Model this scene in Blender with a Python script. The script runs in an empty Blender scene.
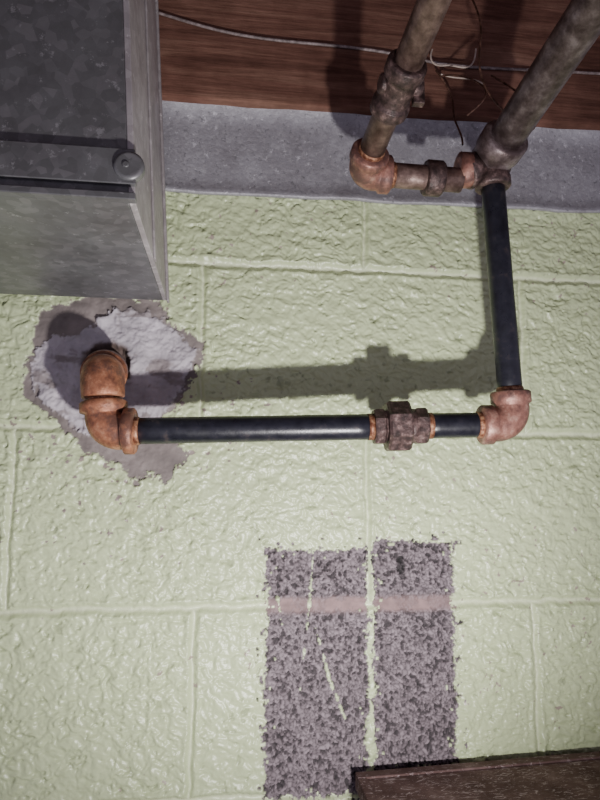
import bpy, numpy as np, random
from math import *
from mathutils import Vector, Matrix, Quaternion
random.seed(3)
scn=bpy.context.scene

# ------------------------------------------------------------------ camera
def Rm(y,p,r):
    return Matrix.Rotation(-y,3,'Z')@Matrix.Rotation(pi/2+p,3,'X')@Matrix.Rotation(r,3,'Z')
cd=bpy.data.cameras.new('camera'); cam=bpy.data.objects.new('camera',cd)
scn.collection.objects.link(cam); scn.camera=cam
cam.matrix_world=Matrix.Translation((.2357,-.7172,.1471))@Rm(.1236,.1285,.0052).to_4x4()
cd.sensor_fit='VERTICAL'; cd.sensor_height=24; cd.lens=24*602.4/800; cd.clip_start=.01

# ------------------------------------------------------------------ node helpers
def newmat(name):
    m=bpy.data.materials.new(name); m.use_nodes=True
    nt=m.node_tree; bs=nt.nodes['Principled BSDF']; return m,nt,bs
def N(nt,t,**k):
    n=nt.nodes.new(t)
    for a,v in k.items():
        if a in n.inputs: n.inputs[a].default_value=v
        else: setattr(n,a,v)
    return n
def L(nt,a,b): nt.links.new(a,b)
def ramp(nt,src,stops):
    r=nt.nodes.new('ShaderNodeValToRGB'); e=r.color_ramp.elements
    while len(e)<len(stops): e.new(.5)
    for i,(p,c) in enumerate(stops):
        e[i].position=p; e[i].color=(*c,1) if len(c)==3 else c
    L(nt,src,r.inputs[0]); return r
def mixc(nt,f,a,b):
    m=nt.nodes.new('ShaderNodeMix'); m.data_type='RGBA'
    for s,i in ((f,0),(a,6),(b,7)):
        if hasattr(s,'links'): L(nt,s,m.inputs[i])
        elif i==0: m.inputs[0].default_value=s
        else: m.inputs[i].default_value=(*s,1)
    return m.outputs[2]
def noise(nt,scale,detail=4,rough=.6,vec=None,dist=0):
    n=N(nt,'ShaderNodeTexNoise',Scale=scale,Detail=detail,Roughness=rough,Distortion=dist)
    if vec: L(nt,vec,n.inputs['Vector'])
    return n
def coords(nt,scale=(1,1,1)):
    t=nt.nodes.new('ShaderNodeTexCoord'); m=nt.nodes.new('ShaderNodeMapping')
    m.inputs['Scale'].default_value=scale; L(nt,t.outputs['Object'],m.inputs[0]); return m.outputs[0]
def bump(nt,bs,h,strength,dist):
    b=N(nt,'ShaderNodeBump',Strength=strength,Distance=dist); L(nt,h,b.inputs['Height']); L(nt,b.outputs[0],bs.inputs['Normal'])

def metalpaint(name,c1,c2,c3,rough=(.4,.7),metal=.3,scale=60,t=(.4,.55,.68),bs_=.4,grime=None):
    m,nt,bs=newmat(name); v=coords(nt)
    n=noise(nt,scale,6,.65,v)
    r=ramp(nt,n.outputs[0],[(t[0],c1),(t[1],c2),(t[2],c3)])
    cout=r.outputs[0]
    if grime:
        g=noise(nt,28,7,.75,v); gr=ramp(nt,g.outputs[0],[(.50,(0,0,0)),(.60,(1,1,1))])
        cout=mixc(nt,gr.outputs[0],cout,grime)
    L(nt,cout,bs.inputs['Base Color'])
    n2=noise(nt,scale*1.7,3,.6,v)
    rr=ramp(nt,n2.outputs[0],[(.3,(rough[0],)*3),(.7,(rough[1],)*3)])
    L(nt,rr.outputs[0],bs.inputs['Roughness']); bs.inputs['Metallic'].default_value=metal
    n3=noise(nt,420,4,.7,v); bump(nt,bs,n3.outputs[0],bs_,.001)
    return m
M_black=metalpaint('black_pipe_lacquer',(.008,.008,.013),(.015,.015,.023),(.06,.046,.045),(.26,.40),.1,70,(.35,.58,.78),.12)
M_rust=metalpaint('rusty_orange_iron',(.15,.058,.038),(.36,.145,.08),(.56,.29,.18),(.35,.6),.4,80,(.34,.52,.7),.5,(.16,.075,.055))
M_rustp=metalpaint('rusty_pink_iron',(.13,.058,.048),(.29,.135,.105),(.48,.29,.23),(.35,.6),.35,80,(.34,.52,.7),.5,(.13,.068,.06))
M_rustd=metalpaint('dark_rust_iron',(.03,.018,.017),(.09,.055,.052),(.25,.165,.155),(.3,.55),.35,130,(.38,.55,.70),.6)
M_thread=metalpaint('pipe_dope_thread',(.12,.04,.02),(.30,.14,.08),(.5,.3,.18),(.4,.6),.4,200)
M_oldA=metalpaint('aged_brown_pipe',(.07,.04,.034),(.15,.095,.082),(.28,.19,.165),(.3,.55),.4,60,(.38,.52,.68),.4)
M_oldB=metalpaint('aged_galvanized_pipe',(.075,.05,.05),(.16,.118,.12),(.32,.26,.27),(.3,.5),.5,60,(.38,.52,.68),.4)

def galv(name,a,b,c,rough=.45,metal=.55,sc=90,dirt=.7,pit=0):
    m,nt,bs=newmat(name); v=coords(nt)
    vo=N(nt,'ShaderNodeTexVoronoi',Scale=sc); L(nt,v,vo.inputs['Vector'])
    nn=noise(nt,14,7,.7,v)
    sp=N(nt,'ShaderNodeSeparateColor'); L(nt,vo.outputs['Color'],sp.inputs[0])
    base=ramp(nt,sp.outputs[0],[(0,a),(.6,b),(1,c)])
    drt=ramp(nt,nn.outputs[0],[(.32,(dirt,dirt*.97,dirt*.97)),(.62,(1,1,1))])
    mm=nt.nodes.new('ShaderNodeMix'); mm.data_type='RGBA'; mm.blend_type='MULTIPLY'; mm.inputs[0].default_value=1
    L(nt,base.outputs[0],mm.inputs[6]); L(nt,drt.outputs[0],mm.inputs[7])
    n3=noise(nt,85,5,.8,v); sc_=ramp(nt,n3.outputs[0],[(.60,(0,0,0)),(.66,(.8,.8,.8))])
    cc=mixc(nt,sc_.outputs[0],mm.outputs[2],tuple(x*1.5 for x in c))
    n2=noise(nt,14,2,.5,v)
    if pit:
        n5=noise(nt,130,5,.75,v); pr=ramp(nt,n5.outputs[0],[(.34,(1,1,1)),(.43,(0,0,0))])
        cc=mixc(nt,pr.outputs[0],cc,tuple(x*.55 for x in a))
        bump(nt,bs,n5.outputs[0],pit,.002)
    else: bump(nt,bs,n2.outputs[0],.35,.01)
    L(nt,cc,bs.inputs['Base Color'])
    bs.inputs['Metallic'].default_value=metal; bs.inputs['Roughness'].default_value=rough
    return m
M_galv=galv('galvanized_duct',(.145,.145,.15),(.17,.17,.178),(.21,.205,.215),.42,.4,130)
M_galv_lit=galv('galvanized_duct_side_lit',(.33,.30,.31),(.37,.34,.35),(.43,.40,.41),.55,.2,150)  # same sheet metal as the darker front; brighter lighting painted into the right face
M_galv2=galv('galvanized_flashing',(.34,.33,.365),(.37,.36,.40),(.43,.42,.46),.55,.3,260,.68,.6)

def woodmat(name,c1,c2,c3,sc=(2.2,6,34)):
    m,nt,bs=newmat(name); v=coords(nt,sc)
    n=noise(nt,1.3,6,.6,v,1.2); n2=noise(nt,9,5,.7,v,.2); n4=noise(nt,9,5,.7,coords(nt))
    r=ramp(nt,n.outputs[0],[(.32,c1),(.5,c2),(.68,c3)])
    r2=ramp(nt,n2.outputs[0],[(.35,(.68,.66,.64)),(.6,(1,1,1))])
    mm=nt.nodes.new('ShaderNodeMix'); mm.data_type='RGBA'; mm.blend_type='MULTIPLY'; mm.inputs[0].default_value=1
    L(nt,r.outputs[0],mm.inputs[6]); L(nt,r2.outputs[0],mm.inputs[7])
    r4=ramp(nt,n4.outputs[0],[(.38,(.6,.56,.55)),(.65,(1,1,1))])
    m2=nt.nodes.new('ShaderNodeMix'); m2.data_type='RGBA'; m2.blend_type='MULTIPLY'; m2.inputs[0].default_value=1
    L(nt,mm.outputs[2],m2.inputs[6]); L(nt,r4.outputs[0],m2.inputs[7]); L(nt,m2.outputs[2],bs.inputs['Base Color'])
    bs.inputs['Roughness'].default_value=.85; bs.inputs['Specular IOR Level'].default_value=.2
    bump(nt,bs,n2.outputs[0],.5,.002); return m
M_wood=woodmat('rough_joist_wood',(.13,.06,.045),(.215,.105,.078),(.31,.175,.13))
M_floorc,nt,bs=newmat('concrete_floor'); n=noise(nt,6,6,.6,coords(nt)); r=ramp(nt,n.outputs[0],[(.3,(.12,.12,.12)),(.7,(.25,.24,.23))]); L(nt,r.outputs[0],bs.inputs['Base Color']); bs.inputs['Roughness'].default_value=.8

# ------------------------------------------------------------------ mesh builder
class MB:
    def __init__(s): s.v=[];s.f=[];s.m=[];s.sm=[];s.mats=[]
    def mi(s,m):
        if m not in s.mats: s.mats.append(m)
        return s.mats.index(m)
    def rings(s,R,mat,seg=28,phase=0,smooth=True,cap=True):
        mi=s.mi(mat); t0=Vector(R[0][1]).normalized()
        up=Vector((0,0,1)) if abs(t0.z)<.9 else Vector((1,0,0))
        n=(up-t0*up.dot(t0)).normalized(); base=len(s.v); pt=t0
        for p,t,r in R:
            t=Vector(t).normalized(); q=pt.rotation_difference(t); n=q@n; n=(n-t*n.dot(t)).normalized(); pt=t
            b=t.cross(n)
            for k in range(seg):
                a=2*pi*(k+phase)/seg; s.v.append(Vector(p)+(n*cos(a)+b*sin(a))*r)
        for i in range(len(R)-1):
            for k in range(seg):
                a=base+i*seg+k; b2=base+i*seg+(k+1)%seg
                s.f.append((a,b2,b2+seg,a+seg)); s.m.append(mi); s.sm.append(smooth)
        if cap:
            s.f.append(tuple(base+k for k in range(seg))[::-1]); s.m.append(mi); s.sm.append(False)
            e=base+(len(R)-1)*seg
            s.f.append(tuple(e+k for k in range(seg))); s.m.append(mi); s.sm.append(False)
    def lathe(s,c,d,prof,mat,seg=28,phase=0,smooth=True):
        c=Vector(c); d=Vector(d).normalized()
        s.rings([(c+d*x,d,r) for x,r in prof],mat,seg,phase,smooth)
    def box(s,x0,x1,y0,y1,z0,z1,mat,f=None):
        mi=s.mi(mat); b=len(s.v)
        for x in (x0,x1):
            for y in (y0,y1):
                for z in (z0,z1):
                    p=Vector((x,y,z)); s.v.append(f(p) if f else p)
        for q in ((0,1,3,2),(4,6,7,5),(0,4,5,1),(2,3,7,6),(0,2,6,4),(1,5,7,3)):
            s.f.append(tuple(b+i for i in q)); s.m.append(mi); s.sm.append(False)
    def obj(s,name,bevel=0,par=None):
        me=bpy.data.meshes.new(name); me.from_pydata([tuple(v) for v in s.v],[],s.f)
        for m in s.mats: me.materials.append(m)
        me.polygons.foreach_set('material_index',s.m); me.polygons.foreach_set('use_smooth',s.sm); me.update()
        o=bpy.data.objects.new(name,me); scn.collection.objects.link(o)
        if bevel:
            b=o.modifiers.new('bevel','BEVEL'); b.width=bevel; b.segments=2; b.limit_method='ANGLE'
        if par: o.parent=par
        return o
def empty(name):
    o=bpy.data.objects.new(name,None); scn.collection.objects.link(o); return o
V=Vector
P_low=empty('black_iron_gas_pipe'); P_a=empty('overhead_pipe'); P_b=empty('overhead_pipe.001')
def pipe(name,a,b,r,mat,n=10,wob=.00015,par=None):
    m=MB(); a=V(a);b=V(b); d=b-a
    m.rings([(a+d*i/n,d,r+random.uniform(-wob,wob)) for i in range(n+1)],mat,32); return m.obj(name,0,par)
def elbow_into(m,c,dA,dB,mat,r=.0135,Lc=.033,ro=.0208,rb=.0180,cl=.012,matB=None):
    c=V(c);dA=V(dA).normalized();dB=V(dB).normalized()
    R=[]
    for x,rr in ((Lc,r*.95),(Lc,ro-.0015),(Lc-.0015,ro),(Lc-cl+.001,ro),(Lc-cl-.0012,rb)): R.append((c+dA*x,-dA,rr))
    x0=Lc-cl-.0015; P0=c+dA*x0;P2=c+dB*x0
    for i in range(1,14):
        t=i/14; w=.85
        den=(1-t)**2+2*w*t*(1-t)+t*t
        p=(P0*(1-t)**2+c*2*w*t*(1-t)+P2*t*t)/den
        tg=(-dA*(1-t)+dB*t)
        R.append((p,tg,rb+.0008*sin(pi*t)))
    for x,rr in ((Lc-cl-.0012,rb),(Lc-cl+.001,ro),(Lc-.0015,ro),(Lc,ro-.0015),(Lc,r*.95)): R.append((c+dB*x,dB,rr))
    m.rings(R,mat,36)
    for d in (dA,dB): m.lathe(c+d*(Lc-.003),d,[(0,r+.0008),(.006,r+.001),(.008,r+.0002)],M_thread,28)

yp=-.103; rp=.0134
E1=V((.1125,-.076,.1935)); E3=V((.5434,yp,.2055)); T=V((.5297,yp,.5063)); EA=V((.3800,yp,.4813))
h=(E3-E1).normalized(); vv=(T-E3).normalized()
U0=V((.4178,-.095,.2013)); U0=E1+h*(U0-E1).dot(h)
pipe('pipe_horizontal',E1+h*.024,U0-h*.018,rp+.0004,M_black,par=P_low)
pipe('pipe_nipple',U0+h*.022,E3-h*.022,rp,M_black,4,par=P_low)
pipe('pipe_riser',E3+vv*.022,T-vv*.018,rp-.0003,M_black,par=P_low)
# left elbow turns up, a street elbow above it rolls back into the wall
dU=V((-.10,.06,.98)).normalized(); dW=V((-.10,.93,.34)).normalized()
m=MB(); elbow_into(m,E1,h,dU,M_rust,.0138,.031,.0242,.0192,.011); m.obj('elbow_lower_left',0,P_low)
m=MB()
m.lathe(E1+dU*.031,dU,[(0,.0165),(.006,.0165)],M_thread,32)
E2=E1+dU*.058
R=[(E1+dU*.034,dU,.0150),(E1+dU*.035,dU,.0205)]
for i in range(15):
    t=i/14; a=E1+dU*.0365; c=E2+dU*.006; b=E2+dW*.016
    R.append((a*(1-t)**2+c*2*t*(1-t)+b*t*t,(dU*(1-t)+dW*t),.0218+.0008*sin(pi*t)))
R+=[(E2+dW*.017,dW,.0245),(E2+dW*.031,dW,.0245),(E2+dW*.033,dW,.022),(E2+dW*.033,dW,.0135)]
m.rings(R,M_rust,36)
m.lathe(E2+dW*.030,dW,[(0,.0160),(.070,.0160)],M_rustd,28)
m.obj('elbow_into_wall',0,P_low)
m=MB(); elbow_into(m,E3,-h,vv,M_rustp,.0134,.0355,.0213,.0184,.013); m.obj('elbow_lower_right',0,P_low)
# union
m=MB()
m.lathe(U0,h,[(-.026,.0145),(-.026,.0185),(-.024,.0195),(-.016,.0195),(-.014,.0175),(-.010,.0175)],M_rustd,8,.5,False)
m.lathe(U0,h,[(-.013,.020),(-.013,.0258),(-.0105,.0280),(.0095,.0280),(.012,.0258),(.012,.020)],M_rustd,8,.5,False)
m.lathe(U0,h,[(.010,.019),(.018,.0185),(.019,.0165)],M_rustd,28)
m.lathe(U0,h,[(.018,.017),(.018,.019),(.020,.0202),(.029,.0202),(.031,.0185),(.031,.014)],M_rustd,8,.5,False)
for x in (-.029,.034): m.lathe(U0+h*(x-.003),h,[(0,rp+.0008),(.006,rp+.0008)],M_thread,28)
m.obj('union',0,P_low)
# overhead pipes
pd=V((.09,-.958,.273)).normalized()
m=MB()
m.rings([(EA+pd*.02,pd,rp),(EA+pd*.9,pd,rp)],M_oldA,32); m.obj('pipe_body',0,P_a)
m=MB(); m.rings([(T+pd*.015,pd,.0190),(T+pd*.9,pd,.0190)],M_oldB,36); m.obj('pipe_body_large',0,P_b)
hx=V((1,0,-.01)).normalized()
m=MB(); elbow_into(m,EA,pd,hx,M_rustp,.0135,.031); m.obj('elbow_overhead',0,P_a)
EB=V((.508,yp,.4802))
m=MB(); m.rings([(EA+hx*.02,hx,rp),(EB-hx*.015,hx,rp)],M_oldA,28)
m.obj('cross_pipe',0,P_a)
m=MB(); c=EA+hx*.081
m.lathe(c,hx,[(-.010,.0135),(-.010,.018),(-.008,.0195),(.008,.0195),(.010,.018),(.010,.0135)],M_rustd,28); m.obj('coupling',0,P_a)
# tee
m=MB()
m.lathe(T,-vv,[(-.014,.012),(-.012,.021),(.0,.0235),(.014,.021),(.018,.0185),(.022,.020),(.031,.020),(.033,.0185),(.033,.0135)],M_rustd,32)
m.lathe(T,pd,[(-.018,.010),(-.014,.019),(-.004,.0235),(.012,.024),(.016,.0262),(.034,.0262),(.037,.024),(.037,.0185)],M_oldB,36)
side=V((-1,0,-.55)).normalized()
m.lathe(T,side,[(.0,.018),(.022,.0178),(.024,.0195),(.034,.0195),(.036,.018),(.036,.010)],M_rustd,28)
m.lathe(T+side*.028,V((-1,0,0)),[(-.008,.012),(-.004,.018),(.004,.0195),(.014,.0195),(.016,.0135)],M_rustp,28)
m.obj('tee_fitting',0,P_b)
# valve on the overhead pipe
m=MB(); c=EA+pd*.112
m.lathe(c,pd,[(-.030,.0135),(-.030,.018),(-.028,.0192),(-.018,.0192),(-.015,.0165),(.010,.0165),(.012,.019),(.024,.019),(.026,.017),(.026,.0135)],M_rustd,28)
m.lathe(c,V((1,.1,0)),[(-.019,.006),(-.018,.009),(.020,.009),(.023,.007),(.023,.004)],M_rustd,20)
m.box(.015,.026,-.004,.004,-.014,.012,M_rustd,lambda p:c+p+pd*-.004)
m.obj('shutoff_valve',.0008,P_a)

# ------------------------------------------------------------------ duct
sh=lambda p:V((p.x-.068*(p.z-.357),p.y,p.z))
m=MB()
m.box(-.75,.160,-.275,-.022,.351,.85,M_galv,sh)
m.box(.160,.165,-.2752,-.022,.351,.85,M_galv_lit,sh)
m.box(-.75,.166,-.2795,-.2735,.364,.392,M_galv,sh)
m.lathe((.160,-.2735,.378),(0,-1,0),[(0,.0115),(.007,.0115),(.0085,.0095)],M_galv,24)
m.lathe((.158,-.2815,.378),(0,-1,0),[(0,.003),(.0015,.0025)],M_galv,12)
m.box(-.75,.166,-.283,-.275,.3505,.3560,M_galv,sh)
m.box(.165,.1672,-.16,-.150,.351,.85,M_galv_lit,sh)
m.box(.165,.168,-.033,-.022,.348,.85,M_galv_lit,sh)
m.obj('air_duct',.0010)

# ------------------------------------------------------------------ flashing + rim joist
sl=lambda p:V((p.x,p.y,p.z+.013*(p.x-.168)))
m=MB(); x0,x1=.145,1.8
nseg=60; 
def strip(prof,mat):
    mi=m.mi(mat); b=len(m.v); k=len(prof)
    for i in range(nseg+1):
        x=x0+(x1-x0)*i/nseg
        for y,z in prof: m.v.append(sl(V((x,y+.0012*sin(x*31)+.0008*sin(x*77),z+.0008*sin(x*53)))))
    for i in range(nseg):
        for j in range(k-1):
            a=b+i*k+j; m.f.append((a,a+1,a+k+1,a+k)); m.m.append(mi); m.sm.append(True)
strip([(-.001,.494),(-.013,.490),(-.0145,.4925),(-.010,.499),(-.0085,.515),(-.008,.58),(-.012,.6085),(-.020,.612)],M_galv2)
m.obj('sill_flashing')
m=MB(); m.box(.08,1.8,-.024,.03,.607,.86,M_wood,sl); m.obj('trim_rim_joist',.003)

m=MB(); m.box(-1.2,1.8,-2.2,.05,.885,.9,M_wood); m.obj('ceiling')
m=MB(); m.box(-1.2,1.8,-2.2,.05,-1.45,-1.4,M_floorc); m.obj('floor')

# ------------------------------------------------------------------ cables
def curve(name,pts,r,mat,par=None):
    c=bpy.data.curves.new(name,'CURVE'); c.dimensions='3D'; c.bevel_depth=r; c.bevel_resolution=3
    s=c.splines.new('NURBS'); s.points.add(len(pts)-1)
    for i,p in enumerate(pts): s.points[i].co=(*p,1)
    s.use_endpoint_u=True; s.order_u=4; c.materials.append(mat)
    o=bpy.data.objects.new(name,c); scn.collection.objects.link(o)
    if par: o.parent=par
    return o
M_cable=metalpaint('grey_cable_jacket',(.13,.10,.10),(.24,.19,.19),(.38,.31,.31),(.4,.6),0,120)
M_wire=metalpaint('tarnished_copper_wire',(.06,.03,.02),(.15,.08,.06),(.3,.16,.12),(.35,.5),.5,120)
M_twine=metalpaint('pale_twine',(.35,.28,.24),(.48,.39,.34),(.6,.5,.45),(.6,.8),0,120)
curve('electrical_cable',[(.08,-.0265,.728),(.152,-.0265,.712),(.20,-.0265,.699),(.27,-.0265,.691),(.35,-.0265,.692),(.422,-.0265,.691),(.47,-.0265,.684),(.518,-.0265,.678),(.6,-.0265,.682),(.72,-.0265,.688),(.95,-.0265,.695)],.0019,M_cable)
curve('tie_wire',[(.52,-.09,.72),(.526,-.11,.67),(.512,-.11,.63),(.52,-.115,.585),(.53,-.125,.56),(.56,-.12,.535),(.588,-.10,.548),(.597,-.09,.585),(.585,-.06,.63),(.565,-.04,.66)],.0012,M_wire)
curve('tie_wire.001',[(.495,-.03,.668),(.52,-.035,.63),(.505,-.04,.60),(.52,-.05,.57),(.515,-.06,.55)],.0012,M_wire)
curve('tie_wire.002',[(.50,-.03,.66),(.515,-.06,.645),(.535,-.10,.60),(.52,-.12,.57),(.50,-.11,.555)],.001,M_wire)
curve('twine_scrap',[(.490,-.032,.695),(.484,-.034,.680),(.494,-.034,.668),(.512,-.034,.676),(.53,-.036,.668),(.545,-.036,.675),(.548,-.034,.70)],.0011,M_twine)
curve('twine_scrap.001',[(.50,-.034,.66),(.52,-.036,.652),(.54,-.036,.66),(.556,-.036,.65)],.0010,M_twine)

# ------------------------------------------------------------------ cabinet at bottom right
M_cab,nt,bs=newmat('scuffed_brown_paint'); v=coords(nt)
n=noise(nt,22,7,.7,v); r=ramp(nt,n.outputs[0],[(.35,(.065,.036,.034)),(.55,(.115,.070,.066)),(.75,(.22,.15,.145))])
n2=noise(nt,60,6,.8,coords(nt,(1,2.5,1)),1.8); r2=ramp(nt,n2.outputs[0],[(.55,(0,0,0)),(.61,(.8,.8,.8))])
L(nt,mixc(nt,r2.outputs[0],r.outputs[0],(.42,.34,.35)),bs.inputs['Base Color']); bs.inputs['Roughness'].default_value=.85
bs.inputs['Specular IOR Level'].default_value=.15
bump(nt,bs,n.outputs[0],.3,.003)
m=MB(); cx0,cx1=.386,.98
cs=lambda p:V((p.x,p.y,p.z+.028*(p.x-.388)))
m.box(cx0+.006,cx1-.006,-.345,-.022,-1.4,-.19,M_cab)
m.box(cx0,cx1,-.352,-.018,-.192,-.177,M_cab,cs)
m.box(cx0,cx1,-.032,-.018,-.177,-.1745,M_cab,cs)
m.box(cx0,cx0+.010,-.352,-.032,-.177,-.1748,M_cab,cs)
m.box(cx0+.04,cx0+.27,-.349,-.344,-.8,-.23,M_cab); m.box(cx0+.30,cx1-.04,-.349,-.344,-.8,-.23,M_cab)
m.obj('storage_cabinet',.0015)

# ------------------------------------------------------------------ block wall
def axis(a0,f0,f1,a1,st,co):
    return np.concatenate([np.arange(a0,f0,co),np.arange(f0,f1,st),np.arange(f1,a1,co),[a1]])
xs=axis(-1.2,-.09,.80,1.8,.0011,.02); zs=axis(-1.4,-.26,.5,.62,.0011,.02)
X,Z=np.meshgrid(xs,zs); nx,nz=len(xs),len(zs)
def hsh(i,j,s):
    a=np.sin(i*127.1+j*311.7+s*74.7)*43758.5453; return a-np.floor(a)
def vn(x,y,s):
    i=np.floor(x);j=np.floor(y);u=x-i;w=y-j;u=u*u*(3-2*u);w=w*w*(3-2*w)
    return (hsh(i,j,s)*(1-u)+hsh(i+1,j,s)*u)*(1-w)+(hsh(i,j+1,s)*(1-u)+hsh(i+1,j+1,s)*u)*w
def fbm(x,y,s,o=4,g=.5):
    t=0;a=1;n=0
    for k in range(o):
        t=t+a*vn(x*2**k+k*7.3,y*2**k-k*3.1,s+k); n+=a; a*=g
    return t/n-.5
def worley(x,y,s):
    i=np.floor(x);j=np.floor(y); F1=np.full(x.shape,9.);F2=np.full(x.shape,9.);C=np.zeros(x.shape)
    for a in (-1,0,1):
        for b in (-1,0,1):
            px=i+a+hsh(i+a,j+b,s);py=j+b+hsh(i+a,j+b,s+5)
            d=np.hypot(px-x,py-y); c=hsh(i+a,j+b,s+9)
            nw=d<F1; F2=np.where(nw,F1,np.minimum(F2,d)); C=np.where(nw,c,C); F1=np.where(nw,d,F1)
    return F1,F2,C
def ss(a,b,x):
    t=np.clip((x-a)/(b-a),0,1); return t*t*(3-2*t)
b=.2032
wx=fbm(X*60,Z*60,3,3); wz=fbm(X*60,Z*60,13,3)
Zw=Z+wz*.005; Xw=X+wx*.005
JD=np.abs(Zw-np.round(Zw/b)*b)
row=np.floor(Zw/b)
off=np.where(row%2==0,0.,.205)
vj=np.abs((Xw-off)-np.round((Xw-off)/.4064)*.4064)
vj=np.where((np.abs(X-.409)<.04)&(row%2==1)&(Z<0),9,vj)
JD=np.minimum(JD,vj+.0014)
groove=np.exp(-(JD/.0040)**2)
# painted texture: rounded pebbly relief
big=fbm(X*9,Z*9,21,3)
q1=X+wx*.010+Z*.25; q2=Z+wz*.010
med=fbm(q1*95,q2*120,31,3,.6)
W1,W2,_=worley(q1/.0075+wx*1.5,q2/.0065+wz*1.5,35)
peb=np.clip(1-W1,0,1)
amp=(.6+1.1*np.clip(fbm(X*12,Z*12,33,3)+.5,0,1))*(.45+.55*ss(.002,.010,JD))
pores=ss(.17,.30,fbm(X*140+wx*2,Z*150,39,3,.6))*ss(.002,.008,JD)
hgt=.0009*big+amp*(.0050*med+.0018*peb)-.0016*pores
hgt=hgt-.0038*groove+.0015*np.exp(-((JD-.0072)/.003)**2)
# bare areas
def rect(x0,x1,z0,z1): return np.minimum(np.minimum(X-x0,x1-X),np.minimum(Z-z0,z1-Z))
e=fbm(X*55,Z*55,51,4,.65); e2=fbm(X*240,Z*240,57,3,.7)
en=e*.010+e2*.012
s1=rect(.287,.4062,-.207,.065); s2=rect(.4125,.511,-.19,.073)
s0=np.maximum(s1,s2); sd=s0+en
def seg(ax,az,bx,bz):
    t=np.clip(((X-ax)*(bx-ax)+(Z-az)*(bz-az))/((bx-ax)**2+(bz-az)**2),0,1); return np.hypot(X-ax-t*(bx-ax),Z-az-t*(bz-az))
ln=np.minimum.reduce([seg(.341,.06,.338,.01),seg(.338,.01,.326,-.10),seg(.343,-.02,.36,-.08),seg(.36,-.08,.378,-.125),seg(.300,.01,.305,-.02)])+wx*.004
sd=np.where((ln+e2*.006<.0005),-.01,sd)
cl=np.abs(X-.4095+wx*.004); sd=np.where(cl+e2*.004<.0026,-.01,sd)
sd=np.where((hsh(np.floor(X/.0026),np.floor(Z/.0026),71)>.975)&(s0<.012),-.01,sd)
sd=np.where((fbm(X*170,Z*170,73,2)>.26-.9*np.clip(s0+.012,0,.02)*8)&(s0>-.012)&(s0<0),.01,sd)
bare=ss(-.0006,.0006,sd)
F1,F2,CC=worley(X/.0046+wx*2,Z/.0044+wz*2,77)
agg=np.clip(F2-F1,0,.6)/.6
mort=np.exp(-((Z+.000+wz*.003)/.0085)**4)*(.75+.5*(e>0))
mort=np.clip(mort,0,1)
deep=ss(.08,.16,fbm(X*300+wx,Z*300+wz,79,2,.5))
aggh=-.0018+.0026*np.sqrt(agg)*(1-.85*mort)-.0026*deep*(1-mort)
hgt=hgt*(1-bare)+bare*(aggh-.0008*mort)
# plaster around the pipe
def poly(P):
    P=np.array(P); ins=np.zeros(X.shape,bool); dd=np.full(X.shape,9.)
    for k in range(len(P)):
        ax,az=P[k];bx,bz=P[(k+1)%len(P)]
        dd=np.minimum(dd,seg(ax,az,bx,bz))
        c=((az>Z)!=(bz>Z))&(X<(bx-ax)*(Z-az)/(bz-az+1e-12)+ax); ins^=c
    return np.where(ins,dd,-dd)
po=poly([(.016,.340),(.068,.357),(.155,.358),(.172,.33),(.215,.310),(.205,.285),(.182,.245),(.165,.215),(.188,.168),(.175,.142),(.150,.148),(.133,.135),(.115,.155),(.09,.175),(.055,.195),(.018,.228),(.000,.260),(.012,.30)])
pi_=poly([(.016,.296),(.046,.316),(.080,.325),(.120,.348),(.155,.340),(.203,.300),(.184,.258),(.166,.230),(.160,.205),(.11,.195),(.062,.202),(.030,.232),(.008,.266)])
e3=fbm(X*38,Z*38,61,5,.65)
mo=ss(-.0008,.0008,po+e3*.034+e2*.010); mi_=ss(-.0015,.0020,pi_+e3*.030+e2*.008)
r2=1-np.abs(fbm(X*34+2*wx,Z*34,65,4,.55))*4
hgt=hgt*(1-.75*mo)-.0008*mo+mo*.004*e3+mi_*(.0016+.009*e3+.0014*r2)
hr=np.hypot((X-.101)/.95,(Z-.276)); hole=ss(.028,.020,hr+e3*.018)
hgt=hgt-hole*.010
def col(c): return np.array(c)[None,None,:]
tint=(1+.10*big+.25*fbm(X*4,Z*4,81,3))[...,None]
G=col((.505,.575,.345))*tint
G=G*(1-.28*pores[...,None])
jl=ss(.0045,.0015,JD)[...,None]; G=G*(1-jl)+col((.61,.66,.45))*jl
ch=((fbm(X*130,Z*130,91,3,.6)>.29)&(fbm(X*7,Z*7,93,2)>.0))[...,None]; G=np.where(ch,col((.34,.28,.24)),G)
A=col((.15,.12,.135))+(CC[...,None]**1.3)*col((.12,.098,.11)); A=A*(.35+.65*ss(.0,.5,agg))[...,None]*(1-.72*deep[...,None])
mm_=mort[...,None]
A=A*(1-mm_)+col((.25,.165,.165))*(1+.7*fbm(X*110,Z*110,95,3)[...,None])*mm_
dab=ss(.002,-.002,np.hypot((X-.447)/.8,(Z-.045)/1.4)-.007+e2*.012)[...,None]; A=A*(1-.8*dab)
c=G*(1-bare[...,None])+A*bare[...,None]
ring=col((.20,.168,.162))*(1+1.1*fbm(X*50,Z*50,97,4)[...,None])
lil=col((.44,.40,.44))*(1+.9*fbm(X*42,Z*42,99,5,.6)[...,None])
c=c*(1-mo[...,None])+ring*mo[...,None]; c=c*(1-mi_[...,None])+lil*mi_[...,None]
smear=ss(.10,.20,fbm(X*30+wx,Z*46,101,4,.6))[...,None]*mi_[...,None]; c=c*(1-.7*smear)+col((.17,.135,.13))*.7*smear
rad=np.hypot(X-.12,Z-.20)
fl=((fbm(X*120,Z*120,103,3,.6)>.20+.9*np.clip(rad-.08,-.02,.2)*1.5)&(rad<.19)&(mo<.5))[...,None]; c=np.where(fl,col((.27,.22,.20)),c)
hc=ss(.034,.024,hr+e3*.03)[...,None]; c=c*(1-hc)+col((.10,.068,.06))*hc
c=np.clip(c,0,1)
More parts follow.
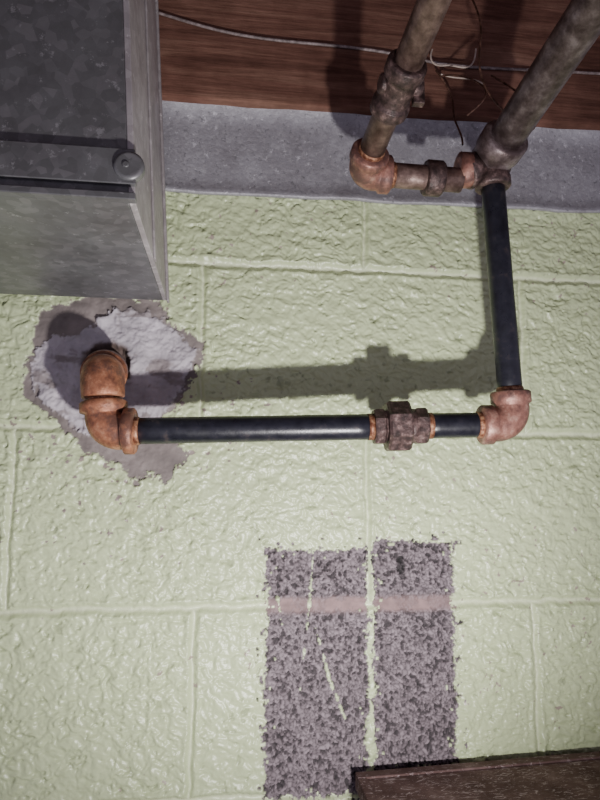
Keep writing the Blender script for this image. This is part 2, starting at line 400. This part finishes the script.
Y=-hgt; edge=(X<-.1)|(X>.81)|(Z<-.27); Y=np.where(edge,.0,Y)
co=np.stack([X,Y,Z],-1).astype(np.float32).reshape(-1)
me=bpy.data.meshes.new('wall_back'); me.vertices.add(nx*nz); me.vertices.foreach_set('co',co)
ii=np.arange(nz-1)[:,None]*nx+np.arange(nx-1)[None,:]
q=np.stack([ii,ii+1,ii+nx+1,ii+nx],-1).reshape(-1).astype(np.int32); nf=(nx-1)*(nz-1)
me.loops.add(nf*4); me.loops.foreach_set('vertex_index',q)
me.polygons.add(nf); me.polygons.foreach_set('loop_start',np.arange(nf,dtype=np.int32)*4)
me.polygons.foreach_set('use_smooth',np.ones(nf,bool)); me.update(calc_edges=True)
at=me.color_attributes.new('tone','FLOAT_COLOR','POINT')
at.data.foreach_set('color',np.concatenate([c,np.ones(c.shape[:2]+(1,))],-1).astype(np.float32).reshape(-1))
at2=me.attributes.new('rough','FLOAT','POINT'); at2.data.foreach_set('value',np.clip(.33+.5*np.maximum(bare,mo),0,1).astype(np.float32).reshape(-1))
M_wall,nt,bs=newmat('painted_block')
a=N(nt,'ShaderNodeAttribute'); a.attribute_name='tone'; L(nt,a.outputs['Color'],bs.inputs['Base Color'])
a=N(nt,'ShaderNodeAttribute'); a.attribute_name='rough'; L(nt,a.outputs['Fac'],bs.inputs['Roughness'])
n=noise(nt,260,4,.6,coords(nt)); bump(nt,bs,n.outputs[0],.3,.0012)
me.materials.append(M_wall)
o=bpy.data.objects.new('wall_back',me); scn.collection.objects.link(o)

# ------------------------------------------------------------------ lights
l=bpy.data.lights.new('phone_torch','SPOT'); l.energy=24; l.shadow_soft_size=.013; l.color=(1,.97,.95)
l.spot_size=radians(130); l.spot_blend=1
lo=bpy.data.objects.new('phone_torch',l); lo.location=(.395,-.5,-.09); scn.collection.objects.link(lo)
lo.rotation_euler=(V((.30,0,.21))-V(lo.location)).to_track_quat('-Z','Y').to_euler()
w=bpy.data.worlds.new('world'); scn.world=w; w.use_nodes=True
w.node_tree.nodes['Background'].inputs[0].default_value=(.88,.80,1,1); w.node_tree.nodes['Background'].inputs[1].default_value=.44
